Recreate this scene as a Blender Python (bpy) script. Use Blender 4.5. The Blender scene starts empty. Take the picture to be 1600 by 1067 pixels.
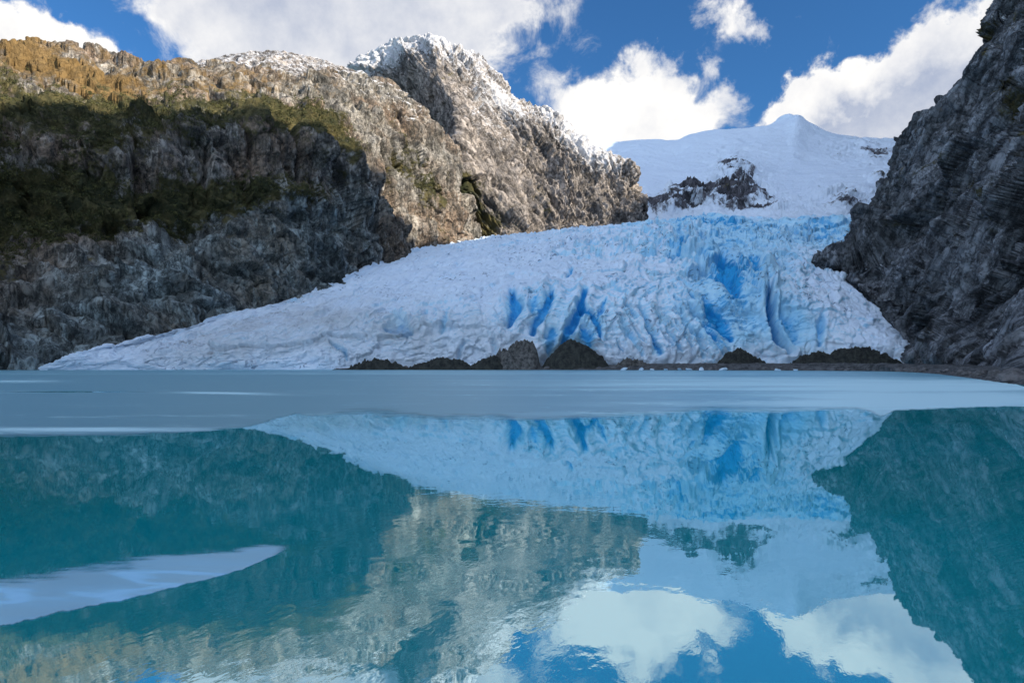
import bpy, math, random
import numpy as np
from mathutils import Vector

random.seed(7); rng = np.random.default_rng(7)
R = math.radians
scene = bpy.context.scene
col = scene.collection

# ------------------------------------------------------------------ camera
F = 1067.0; HY = 571.0; CX = 800.0; H = 3.0       # pixels (1600 wide), horizon row, eye height
cd = bpy.data.cameras.new("camera"); cam = bpy.data.objects.new("camera", cd); col.objects.link(cam)
cam.location = (0, 0, H); cam.rotation_euler = (R(90), 0, 0)
cd.sensor_width = 36; cd.lens = F / 1600 * 36; cd.shift_y = (HY - 533.5) / 1600
cd.clip_start = 0.1; cd.clip_end = 60000
scene.camera = cam

# ------------------------------------------------------------------ light
SUN_EL, SUN_DIR = R(27), (0.87, -0.49)            # sun to the right and a little behind the camera
n_ = math.hypot(*SUN_DIR); SX, SY = SUN_DIR[0] / n_, SUN_DIR[1] / n_
SKY_STRENGTH, SUN_STRENGTH, EXPOSURE = 0.072, 5.0, 0.88
scene.view_settings.view_transform = 'Standard'; scene.view_settings.look = 'None'
scene.view_settings.gamma = 1; scene.view_settings.exposure = EXPOSURE
scene.view_settings.use_curve_mapping = False

sd = bpy.data.lights.new("sun", 'SUN'); sd.energy = SUN_STRENGTH; sd.angle = R(0.5); sd.color = (1.0, 0.87, 0.70)
sun = bpy.data.objects.new("sun", sd); col.objects.link(sun)
tosun = Vector((SX * math.cos(SUN_EL), SY * math.cos(SUN_EL), math.sin(SUN_EL)))
sun.rotation_euler = tosun.to_track_quat('Z', 'Y').to_euler(); sun.location = (0, 0, 900)


class NT:
    """small helper for building node trees"""
    def __init__(s, tree):
        s.t = tree; s.n = tree.nodes; s.l = tree.links; s.n.clear()
    def put(s, sock, v):
        if isinstance(v, bpy.types.NodeSocket): s.l.new(v, sock)
        elif v is not None:
            if isinstance(v, (tuple, list)) and sock.type == 'RGBA' and len(v) == 3: v = (*v, 1)
            sock.default_value = v
    def node(s, typ, ins=None, **kw):
        nd = s.n.new(typ)
        for k, v in kw.items(): setattr(nd, k, v)
        for k, v in (ins or {}).items(): s.put(nd.inputs[k], v)
        return nd
    def m(s, op, a, b=None, c=None, clamp=False):
        nd = s.n.new('ShaderNodeMath'); nd.operation = op; nd.use_clamp = clamp
        s.put(nd.inputs[0], a)
        if b is not None: s.put(nd.inputs[1], b)
        if c is not None: s.put(nd.inputs[2], c)
        return nd.outputs[0]
    def ss(s, x, a, b, lo=0.0, hi=1.0):
        nd = s.n.new('ShaderNodeMapRange'); nd.interpolation_type = 'SMOOTHSTEP'
        for i, v in zip(('Value', 'From Min', 'From Max', 'To Min', 'To Max'), (x, a, b, lo, hi)): s.put(nd.inputs[i], v)
        return nd.outputs[0]
    def mix(s, f, a, b, blend='MIX'):
        nd = s.n.new('ShaderNodeMix'); nd.data_type = 'RGBA'; nd.blend_type = blend
        s.put(nd.inputs[0], f); s.put(nd.inputs[6], a); s.put(nd.inputs[7], b)
        return nd.outputs[2]
    def noise(s, vec, scale, detail=6, rough=0.6, dist=0.0, color=False):
        nd = s.node('ShaderNodeTexNoise', {'Vector': vec, 'Scale': scale, 'Detail': detail, 'Roughness': rough, 'Distortion': dist})
        return nd.outputs['Color' if color else 'Fac']
    def scalevec(s, vec, sc, rot=(0, 0, 0)):
        if any(rot): vec = s.node('ShaderNodeMapping', {'Vector': vec, 'Rotation': rot}).outputs[0]     # turn first, stretch after
        return s.node('ShaderNodeMapping', {'Vector': vec, 'Scale': sc}).outputs[0]
    def attr(s, name):
        return s.node('ShaderNodeAttribute', attribute_name=name).outputs['Fac']


# ------------------------------------------------------------------ sky and clouds (by direction, all round)
def dir_of(px, py):
    x, y, z = (px - CX) / F, 1.0, (HY - py) / F
    l = math.sqrt(x * x + y * y + z * z)
    return math.atan2(x, y), math.asin(z / l)

world = bpy.data.worlds.new("World"); scene.world = world; world.use_nodes = True
w = NT(world.node_tree)
geo = w.node('ShaderNodeTexCoord').outputs['Generated']
sep = w.node('ShaderNodeSeparateXYZ', {0: geo})
az = w.m('ARCTAN2', sep.outputs[0], sep.outputs[1]); el = w.m('ARCSINE', sep.outputs[2])
wn = w.node('ShaderNodeSeparateColor', {0: w.noise(geo, 9, 5, 0.62, color=True)})
wn2 = w.node('ShaderNodeSeparateColor', {0: w.noise(geo, 34, 6, 0.65, color=True)})
def warp(base, i):
    a = w.m('MULTIPLY_ADD', w.m('SUBTRACT', wn.outputs[i], 0.5), 0.11, base)
    return w.m('MULTIPLY_ADD', w.m('SUBTRACT', wn2.outputs[i], 0.5), 0.045, a)
azw, elw = warp(az, 0), warp(el, 1)
# (px, py, rx, ry, tilt in degrees, strength, greyness)
CLOUDS = [
    (-20, 70, 170, 58, -21, 1.5, 0.0), (-160, 30, 220, 70, -15, 1.2, 0.0), (120, 88, 110, 20, -24, 1.2, 0.0),
    (325, 30, 95, 90, 0, .9, 0.6), (440, 25, 115, 90, 0, .95, 0.6), (535, 80, 60, 40, -30, 0.7, 0.5),
    (380, -120, 330, 110, 0, 1.0, 0.7),
    (690, 5, 150, 42, 3, 0.85, 0.55), (730, 80, 115, 40, -12, 0.74, 0.5), (620, 95, 80, 42, 0, 0.75, 0.5),
    (770, 30, 80, 30, 10, 0.5, 0.3),
    (1008, 100, 36, 34, 0, 0.85, 0.35), (1045, 135, 26, 26, 0, 0.5, 0.3), (985, 175, 105, 44, -6, 1.35, 0.0), (1050, 190, 82, 36, -4, 1.2, 0.05), (930, 185, 60, 44, 0, 1.1, 0.0),
    (1142, 32, 44, 28, -15, 0.85, 0.1), (1202, 52, 30, 24, 10, 0.58, 0.2), (1108, 100, 26, 20, 30, 0.58, 0.2), (1138, 145, 24, 20, 0, 0.55, 0.2),
    (1255, 40, 10, 14, 0, 0.35, 0.2),
    (1232, 172, 54, 20, 26, 1.2, 0.0), (1320, 142, 110, 34, 24, 1.4, 0.0), (1430, 100, 130, 38, 26, 1.4, 0.05), (1545, 45, 120, 42, 34, 1.4, 0.05),
    (1370, 215, 130, 52, 20, 1.8, 2.0), (1470, 165, 120, 66, 24, 1.6, 1.9), (1700, 120, 200, 120, 20, 1.3, 0.7),
    (2100, 100, 300, 160, 10, 1.0, 0.6), (-700, -50, 400, 150, 0, 1.0, 0.5),
]
dens = None; grey = None
for (px, py, rx, ry, tilt, st, gr) in CLOUDS:
    a0, e0 = dir_of(px, py)
    ax, ex = dir_of(px + rx, py); rr = math.hypot(ax - a0, 0) * math.cos(e0) ** 0 ; re = abs(dir_of(px, py - ry)[1] - e0)
    da = w.m('SUBTRACT', azw, a0); de = w.m('SUBTRACT', elw, e0)
    c, s = math.cos(R(tilt)), math.sin(R(tilt))
    p = w.m('MULTIPLY_ADD', da, c / rr, w.m('MULTIPLY', de, s / rr))
    q = w.m('MULTIPLY_ADD', da, -s / re, w.m('MULTIPLY', de, c / re))
    r2 = w.m('ADD', w.m('MULTIPLY', p, p), w.m('MULTIPLY', q, q))
    f = w.m('MULTIPLY', w.m('EXPONENT', w.m('MULTIPLY', r2, -0.9)), st)
    dens = f if dens is None else w.m('ADD', dens, f)
    if gr > 0:
        g = w.m('MULTIPLY', f, gr); grey = g if grey is None else w.m('ADD', grey, g)
# unseen broken cloud behind and beside the viewer, thickened as fill light
fill_cloud = w.m('MULTIPLY', w.ss(w.noise(geo, 2.6, 7, 0.6), 0.41, 0.60, 0, 1.1), w.ss(sep.outputs[1], 0.55, 0.1))
dens = w.m('ADD', dens, fill_cloud)
n3 = w.noise(geo, 17, 11, 0.66, 0.4)
d2 = w.m('ADD', dens, w.m('MULTIPLY', w.m('SUBTRACT', n3, 0.5), 1.7))
alpha = w.ss(d2, 0.22, 0.95)
# tone: bright rims toward the sun, greyer cores and undersides
core = w.m('DIVIDE', grey, w.m('MAXIMUM', dens, 0.05), clamp=True)
core = w.m('MULTIPLY', core, w.ss(dens, 0.45, 1.0), clamp=True)
core = w.m('MULTIPLY', core, 0.72)
tex = w.m('MULTIPLY', w.m('SUBTRACT', w.noise(geo, 12, 8, 0.62), 0.5), 1.3)
core = w.m('ADD', w.m('ADD', core, 0.05), tex, clamp=True)
CW = 1.0 / (2 ** EXPOSURE)
ccol = w.mix(core, (1.08 * CW, 1.06 * CW, 1.03 * CW), (0.38 * CW, 0.45 * CW, 0.62 * CW))
ccol = w.mix(w.ss(sep.outputs[1], 0.35, -0.1), ccol, (1.58 * CW, 1.78 * CW, 2.12 * CW))  # clouds behind the viewer brightened and blued to lift the shaded areas
sky = w.node('ShaderNodeTexSky', sky_type='NISHITA', sun_disc=False, sun_elevation=SUN_EL,
             sun_rotation=math.atan2(SX, SY), air_density=1.0, dust_density=0.2, ozone_density=3.0)
skyc = w.mix(1.0, sky.outputs[0], (0.36, 0.74, 1.06), 'MULTIPLY')
bg1 = w.node('ShaderNodeBackground', {'Color': skyc, 'Strength': SKY_STRENGTH})
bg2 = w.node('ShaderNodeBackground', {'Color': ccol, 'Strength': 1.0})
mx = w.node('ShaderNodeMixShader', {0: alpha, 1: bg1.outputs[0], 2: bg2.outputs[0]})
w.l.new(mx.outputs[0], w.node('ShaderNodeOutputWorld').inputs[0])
world.cycles.sampling_method = 'MANUAL'; world.cycles.sample_map_resolution = 1024


# ------------------------------------------------------------------ numpy noise
_perm = rng.permutation(256); PERM = np.concatenate([_perm, _perm, _perm])
_g = rng.normal(size=(256, 3)); GRAD = _g / np.linalg.norm(_g, axis=1)[:, None]
def perlin(x, y, z):
    x, y, z = np.broadcast_arrays(x, y, z)
    xi, yi, zi = np.floor(x).astype(np.int64), np.floor(y).astype(np.int64), np.floor(z).astype(np.int64)
    xf, yf, zf = x - xi, y - yi, z - zi
    u, v, t = [a * a * a * (a * (a * 6 - 15) + 10) for a in (xf, yf, zf)]
    xi &= 255; yi &= 255; zi &= 255
    def g(dx, dy, dz):
        h = PERM[PERM[PERM[(xi + dx) & 255] + ((yi + dy) & 255)] + ((zi + dz) & 255)]
        G = GRAD[h]
        return G[..., 0] * (xf - dx) + G[..., 1] * (yf - dy) + G[..., 2] * (zf - dz)
    def L(a, b, k): return a + (b - a) * k
    return 1.6 * L(L(L(g(0,0,0), g(1,0,0), u), L(g(0,1,0), g(1,1,0), u), v), L(L(g(0,0,1), g(1,0,1), u), L(g(0,1,1), g(1,1,1), u), v), t)
def fbm(x, y, z, oct=5, gain=0.5, lac=2.03, ridged=False):
    s = 0; a = 1.0; tot = 0
    for i in range(oct):
        n = perlin(x + 17.3 * i, y - 9.1 * i, z + 4.7 * i)
        if ridged: n = 1 - 2 * np.abs(n)
        s = s + a * n; tot += a; a *= gain; x = x * lac; y = y * lac; z = z * lac
    return s / tot
def cells(x, y, z):
    """distances to the two nearest feature points and a random value per cell"""
    fx, fy, fz = np.floor(x - .5).astype(np.int64), np.floor(y - .5).astype(np.int64), np.floor(z - .5).astype(np.int64)
    f1 = np.full(x.shape, 9.0); f2 = f1.copy(); rv = np.zeros(x.shape)
    for i in (0, 1):
        for j in (0, 1):
            for k in (0, 1):
                h = PERM[PERM[PERM[(fx + i) & 255] + ((fy + j) & 255)] + ((fz + k) & 255)]
                cx = fx + i + .5 + .4 * GRAD[h, 0]; cy = fy + j + .5 + .4 * GRAD[h, 1]; cz = fz + k + .5 + .4 * GRAD[h, 2]
                d = np.sqrt((x - cx) ** 2 + (y - cy) ** 2 + (z - cz) ** 2)
                n = d < f1
                f2 = np.where(n, f1, np.minimum(f2, d)); rv = np.where(n, h / 255.0, rv); f1 = np.where(n, d, f1)
    return f1, f2, rv
def facets(x, y, z, amp, crack=0.0, tilt=1.1, w=.18):
    """angular facets: every cell is a plane with its own tilt and offset"""
    x = x + w * perlin(x * 1.7, y * 1.7, z * 1.7 + 5); y = y + w * perlin(x * 1.7 + 9, y * 1.7, z * 1.7)
    fx, fy, fz = np.floor(x - .5).astype(np.int64), np.floor(y - .5).astype(np.int64), np.floor(z - .5).astype(np.int64)
    f1 = np.full(x.shape, 9.0); f2 = f1.copy(); val = np.zeros(x.shape)
    for i in (0, 1):
        for j in (0, 1):
            for k in (0, 1):
                h = PERM[PERM[PERM[(fx + i) & 255] + ((fy + j) & 255)] + ((fz + k) & 255)]
                G = GRAD[h]; G2 = GRAD[(h + 77) & 255]
                ax, ay, az_ = x - (fx + i + .5 + .4 * G[..., 0]), y - (fy + j + .5 + .4 * G[..., 1]), z - (fz + k + .5 + .4 * G[..., 2])
                d = np.abs(ax) * .6 + np.abs(ay) * .6 + np.abs(az_) * .6 + .5 * np.sqrt(ax ** 2 + ay ** 2 + az_ ** 2)
                n = d < f1
                v = h / 255.0 - .5 + tilt * (ax * G2[..., 0] + ay * G2[..., 1] + az_ * G2[..., 2])
                f2 = np.where(n, f1, np.minimum(f2, d)); val = np.where(n, v, val); f1 = np.where(n, d, f1)
    return amp * val - crack * np.exp(-(f2 - f1) / .08)
def blocks(x, y, z, amp, crack):
    w = .35 * fbm(x, y, z, 3, .5)
    f1, f2, rv = cells(x + w, y + w, z - w)
    return amp * (rv - .5) * sstep(f2 - f1, 0, .12) - crack * np.exp(-(f2 - f1) / .07)
def sstep(x, a, b):
    t = np.clip((x - a) / (b - a), 0, 1); return t * t * (3 - 2 * t)

# ------------------------------------------------------------------ surfaces from control nets
def P(px, py, D): return ((px - CX) / F * D, D, H + (HY - py) / F * D)
def Pz(px, z, D): return ((px - CX) / F * D, D, z)
def ground(px, py, z=0.0):
    D = (H - z) * F / (py - HY); return ((px - CX) / F * D, D, z)
def proj(p):
    y = np.maximum(p[..., 1], 1.0); return CX + F * p[..., 0] / y, HY - F * (p[..., 2] - H) / y

def resample(A, n, axis):
    """Catmull-Rom along one axis, spaced by mean chord length"""
    A = np.moveaxis(A, axis, 0); k = A.shape[0]
    t = np.linspace(0, k - 1, n)
    # spacing by apparent size: use mean projected chord
    i = np.minimum(t.astype(int), k - 2); f = (t - i).reshape(-1, *([1] * (A.ndim - 1)))
    g = lambda j: A[np.clip(j, 0, k - 1)]
    p0, p1, p2, p3 = g(i - 1), g(i), g(i + 1), g(i + 2)
    lo = np.where((i == 0).reshape(f.shape), 2 * p1 - p2, p0); hi = np.where((i == k - 2).reshape(f.shape), 2 * p2 - p1, p3)
    out = 0.5 * (2 * p1 + (p2 - lo) * f + (2 * lo - 5 * p1 + 4 * p2 - hi) * f ** 2 + (3 * p1 - lo - 3 * p2 + hi) * f ** 3)
    return np.moveaxis(out, 0, axis)
def net(rows, nr, nc):
    A = np.array(rows, dtype=float)
    return resample(resample(A, nr, 0), nc, 1)
def normals(V, up=None):
    du = np.gradient(V, axis=1); dv = np.gradient(V, axis=0)
    n = np.cross(du, dv); n /= np.maximum(np.linalg.norm(n, axis=2), 1e-9)[..., None]
    return n
def smooth(A, k=1):
    for _ in range(k):
        A = A.copy()
        A[1:-1] = (A[:-2] + 2 * A[1:-1] + A[2:]) / 4
        A[:, 1:-1] = (A[:, :-2] + 2 * A[:, 1:-1] + A[:, 2:]) / 4
    return A
def grid_mesh(name, V, mat, attrs=None, flip=False):
    nr, nc = V.shape[:2]
    me = bpy.data.meshes.new(name)
    me.vertices.add(nr * nc); me.vertices.foreach_set('co', V.reshape(-1).astype(np.float32))
    idx = np.arange(nr * nc).reshape(nr, nc)
    q = np.stack([idx[:-1, :-1], idx[:-1, 1:], idx[1:, 1:], idx[1:, :-1]], -1).reshape(-1, 4)
    if flip: q = q[:, ::-1]
    nf = len(q)
    me.loops.add(nf * 4); me.loops.foreach_set('vertex_index', q.reshape(-1).astype(np.int32))
    me.polygons.add(nf); me.polygons.foreach_set('loop_start', np.arange(0, nf * 4, 4, dtype=np.int32))
    me.update(calc_edges=True)
    me.polygons.foreach_set('use_smooth', np.ones(nf, dtype=bool))
    for k, v in (attrs or {}).items():
        a = me.attributes.new(k, 'FLOAT', 'POINT'); a.data.foreach_set('value', np.ascontiguousarray(v.reshape(-1), dtype=np.float32))
    me.materials.append(mat); me.validate()
    o = bpy.data.objects.new(name, me); col.objects.link(o)
    return o
def tri_mesh(name, verts, faces, mat, smooth_=False, link=True):
    me = bpy.data.meshes.new(name); me.from_pydata([tuple(v) for v in verts], [], [tuple(f) for f in faces])
    if smooth_: me.polygons.foreach_set('use_smooth', np.ones(len(me.polygons), dtype=bool))
    me.materials.append(mat)
    o = bpy.data.objects.new(name, me)
    if link: col.objects.link(o)
    return o
def tag(o, label=None, cat=None, group=None, kind=None):
    if label: o['label'] = label
    if cat: o['category'] = cat
    if group: o['group'] = group
    if kind: o['kind'] = kind
    return o
def blob(X, Y, items):
    """sum of soft rotated ellipses: (x, y, rx, ry, tilt, strength)"""
    s = np.zeros_like(X)
    for (x, y, rx, ry, t, k) in items:
        c, n = math.cos(R(t)), math.sin(R(t)); dx, dy = X - x, -(Y - y)
        p = (dx * c + dy * n) / rx; q = (-dx * n + dy * c) / ry
        s += k * np.exp(-(p * p + q * q))
    return s

# ------------------------------------------------------------------ materials
def principled(t, base, rough, normal=None, spec=0.3):
    b = t.node('ShaderNodeBsdfPrincipled', {'Base Color': base, 'Roughness': rough, 'Specular IOR Level': spec})
    if normal is not None: t.put(b.inputs['Normal'], normal)
    return b.outputs[0]
def new_mat(name):
    m = bpy.data.materials.new(name); m.use_nodes = True; t = NT(m.node_tree)
    out = t.node('ShaderNodeOutputMaterial'); return m, t, out
def rock_mat(name, dark, light, warm, scale=1.0, vert=0.3, snowcol=(0.83, 0.85, 0.88), vegA=(0.030, 0.036, 0.018), vegB=(0.115, 0.100, 0.045), bump=1.0, grass=(0.235, 0.158, 0.068), tilt=(0.0, 0.0), sfreq=0.2):
    m, t, out = new_mat(name)
    pos = t.node('ShaderNodeNewGeometry').outputs['Position']
    sv = t.scalevec(pos, (1, 1, vert), (tilt[0], tilt[1], 0))
    n1 = t.noise(sv, 0.035 / scale, 10, 0.68)
    ck = t.m('ABSOLUTE', t.m('SUBTRACT', t.noise(sv, 0.055 / scale, 8, 0.62), 0.5)); ck2 = t.m('ABSOLUTE', t.m('SUBTRACT', t.noise(t.scalevec(pos, (1, 1, 0.9), (0.9, 0.3, 0)), 0.10 / scale, 7, 0.6), 0.5))
    n2 = t.noise(sv, 0.16 / scale, 8, 0.7)
    n4 = t.noise(pos, 0.012 / scale, 6, 0.6)
    c = t.mix(t.ss(n1, 0.40, 0.60), dark, light)
    c = t.mix(t.ss(n4, 0.42, 0.62), c, warm)
    c = t.mix(t.ss(n2, 0.36, 0.55, 0.85, 0.0), c, tuple(x * 0.35 for x in dark))
    st = t.noise(t.scalevec(pos, (1, 1, vert * 0.25), (tilt[0], tilt[1], 0)), 0.085 / scale, 7, 0.7)
    c = t.mix(t.ss(st, 0.52, 0.66, 0, 0.6), c, tuple(min(1, x * 1.35) for x in light))
    c = t.mix(t.ss(st, 0.47, 0.36, 0, 0.6), c, tuple(x * 0.5 for x in dark))
    n3 = t.noise(pos, 0.35 / scale, 8, 0.75)
    c = t.mix(t.ss(ck, 0.0, 0.030, 0.65, 0.0), c, tuple(x * 0.25 for x in dark)); c = t.mix(t.ss(ck2, 0.0, 0.022, 0.6, 0.0), c, tuple(x * 0.3 for x in dark))
    c = t.mix(t.ss(n3, 0.56, 0.72, 0.0, 0.3), c, tuple(min(1, x * 1.7) for x in light))
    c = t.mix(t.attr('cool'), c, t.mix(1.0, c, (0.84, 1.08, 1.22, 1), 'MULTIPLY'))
    grs = t.ss(t.m('MULTIPLY_ADD', t.m('SUBTRACT', t.noise(pos, 0.07, 8, 0.7), 0.5), 2.4, t.attr('grass')), 0.25, 1.0)
    c = t.mix(grs, c, t.mix(n3, tuple(x * 0.6 for x in grass), grass))
    vn = t.m('ADD', t.m('MULTIPLY', t.m('SUBTRACT', t.noise(pos, 0.10 / scale, 9, 0.75), 0.5), 2.2), t.m('MULTIPLY', t.m('SUBTRACT', t.noise(pos, 0.022 / scale, 5, 0.6), 0.5), 2.2))
    veg = t.ss(t.m('ADD', vn, t.attr('veg')), 0.30, 0.75)
    c = t.mix(veg, c, t.mix(t.ss(t.noise(pos, 0.05 / scale, 9, 0.72), 0.38, 0.66), vegA, vegB))
    sn = t.m('MULTIPLY_ADD', t.m('SUBTRACT', t.noise(sv, sfreq / scale, 10, 0.75), 0.5), 1.6, t.attr('snow'))
    snf = t.ss(sn, 0.40, 0.72)
    c = t.mix(snf, c, snowcol)
    h = t.m('ADD', t.m('MULTIPLY', n2, 3.0 * scale), t.m('MULTIPLY', n3, 1.3 * scale))
    h = t.m('ADD', h, t.m('MULTIPLY', snf, 0.25))
    h = t.m('ADD', h, t.m('MULTIPLY', n1, 3.0 * scale))
    h = t.m('ADD', h, t.m('MULTIPLY', t.m('ADD', t.ss(ck, 0, .05), t.ss(ck2, 0, .04)), 1.2 * scale))
    bp = t.node('ShaderNodeBump', {'Height': h, 'Strength': 0.8 * bump, 'Distance': 1.0})
    t.l.new(principled(t, c, t.mix(snf, (0.85,) * 3, (0.6,) * 3), bp.outputs[0], 0.15), out.inputs[0])
    return m

def simple_rock(name, a, b, scale=1.0, rough=0.9):
    m, t, out = new_mat(name)
    tc = t.node('ShaderNodeNewGeometry').outputs['Position']
    n = t.noise(tc, 0.5 / scale, 9, 0.7); n2 = t.noise(tc, 2.2 / scale, 6, 0.7)
    c = t.mix(t.ss(n, 0.38, 0.62), a, b); c = t.mix(t.ss(n2, 0.5, 0.7, 0, 0.5), c, tuple(x * 1.5 for x in b))
    bp = t.node('ShaderNodeBump', {'Height': t.m('ADD', n, n2), 'Strength': 0.7, 'Distance': 0.6 * scale})
    t.l.new(principled(t, c, rough, bp.outputs[0], 0.2), out.inputs[0]); return m

M_left = rock_mat('hillside_rock', (0.12, 0.118, 0.110), (0.37, 0.355, 0.325), (0.24, 0.18, 0.135), 1.0, 0.4, snowcol=(0.72, 0.74, 0.78))
M_peak = rock_mat('peak_rock', (0.13, 0.125, 0.125), (0.40, 0.365, 0.34), (0.29, 0.262, 0.24), 1.5, 0.4, tilt=(0, 0.5), snowcol=(0.56, 0.575, 0.61))
M_cliff = rock_mat('cliff_rock', (0.085, 0.10, 0.118), (0.33, 0.36, 0.40), (0.15, 0.165, 0.178), 0.9, 0.3, bump=1.0, tilt=(-0.65, 0))
M_snow = rock_mat('snowfield', (0.06, 0.065, 0.08), (0.15, 0.15, 0.17), (0.10, 0.10, 0.12), 3.0, 0.7, bump=0.5, snowcol=(0.66, 0.76, 0.88))

def glacier_mat():
    m, t, out = new_mat('glacier_ice')
    pos = t.node('ShaderNodeNewGeometry').outputs['Position']
    blue = t.attr('blue'); dirt = t.attr('dirt')
    n1 = t.noise(pos, 0.035, 9, 0.65, 0.6); n2 = t.noise(pos, 0.16, 9, 0.7, 0.4); n3 = t.noise(pos, 0.7, 7, 0.7)
    snow = t.mix(n1, (0.60, 0.77, 0.96), (0.78, 0.88, 0.98))
    pale = t.mix(t.ss(n1, 0.35, 0.65), (0.33, 0.66, 0.90), (0.50, 0.78, 0.95))
    deep = (0.02, 0.36, 0.74)
    b = t.m('ADD', blue, t.m('MULTIPLY', t.m('SUBTRACT', n2, 0.5), 0.7))
    c = t.mix(t.ss(b, 0.10, 0.50), snow, pale)
    c = t.mix(t.ss(b, 0.55, 1.25), c, deep)
    d = t.m('ADD', dirt, t.m('MULTIPLY', t.m('SUBTRACT', n2, 0.5), 1.5))
    c = t.mix(t.ss(d, 0.52, 0.74, 0, 0.85), c, (0.085, 0.095, 0.105))
    sp = t.noise(t.scalevec(pos, (1, 0.6, 1.6), (0, 0.4, 0.3)), 0.16, 6, 0.6, 0.8)
    sp2 = t.noise(pos, 0.018, 3, 0.5)
    c = t.mix(t.m('MULTIPLY', t.ss(sp, 0.575, 0.64), t.ss(sp2, 0.40, 0.60, 0, 0.8)), c, (0.05, 0.13, 0.24))
    # general silt staining near the toe
    c = t.mix(t.m('MULTIPLY', t.attr('silt'), t.ss(n1, 0.3, 0.7, 0.4, 0.85)), c, (0.44, 0.49, 0.53))
    h = t.m('ADD', t.m('MULTIPLY', n2, 2.4), t.m('MULTIPLY', n3, 0.8))
    bp = t.node('ShaderNodeBump', {'Height': h, 'Strength': 0.75, 'Distance': 1.0})
    b = t.node('ShaderNodeBsdfPrincipled', {'Base Color': c, 'Roughness': 0.5, 'Specular IOR Level': 0.3, 'Normal': bp.outputs[0]})
    t.l.new(b.outputs[0], out.inputs[0]); return m
M_glacier = glacier_mat()

def water_mat():
    m, t, out = new_mat('lake_water')
    pos = t.node('ShaderNodeNewGeometry').outputs['Position']
    sp = t.node('ShaderNodeSeparateXYZ', {0: pos})
    near = t.ss(sp.outputs[1], 10, 26, 1.0, 0.0)
    body = t.mix(t.ss(t.noise(pos, 0.09, 4, 0.5), 0.35, 0.65), (0.006, 0.40, 0.45), (0.008, 0.46, 0.54))
    # wind-ruffled patch in front of the centre, near-calm elsewhere
    dx = t.m('DIVIDE', t.m('ADD', sp.outputs[0], 0.6), 3.6); dy = t.m('DIVIDE', t.m('SUBTRACT', sp.outputs[1], 9.5), 6.5)
    patch = t.m('EXPONENT', t.m('MULTIPLY', t.m('ADD', t.m('MULTIPLY', dx, dx), t.m('MULTIPLY', dy, dy)), -1.0))
    patch = t.m('MULTIPLY', patch, t.ss(t.noise(pos, 0.45, 3), 0.36, 0.6))
    v1 = t.scalevec(pos, (1.0, 0.55, 1), (0, 0, R(20)))
    r1 = t.noise(v1, 3.2, 4, 0.55, 0.3); r2 = t.noise(v1, 9.0, 3, 0.5); swell = t.noise(t.scalevec(pos, (0.5, 1, 1)), 0.7, 2, 0.4)
    h = t.m('MULTIPLY', t.m('ADD', r1, t.m('MULTIPLY', r2, 0.35)), t.m('MULTIPLY_ADD', patch, 0.0042, 0.00016))
    h = t.m('ADD', h, t.m('MULTIPLY', swell, 0.0004))
    bp = t.node('ShaderNodeBump', {'Height': h, 'Strength': 1.0, 'Distance': 1.0})
    dif = t.node('ShaderNodeBsdfDiffuse', {'Color': body})
    gl = t.node('ShaderNodeBsdfGlossy', {'Color': (0.74, 0.92, 1.0, 1), 'Roughness': 0.012, 'Normal': bp.outputs[0]})
    lw = t.node('ShaderNodeFresnel', {'IOR': 1.9})
    fac = t.ss(lw.outputs[0], 0.05, 0.75, 0.50, 0.72)
    mx = t.node('ShaderNodeMixShader', {0: fac, 1: dif.outputs[0], 2: gl.outputs[0]})
    t.l.new(mx.outputs[0], out.inputs[0]); return m
M_water = water_mat()

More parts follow.
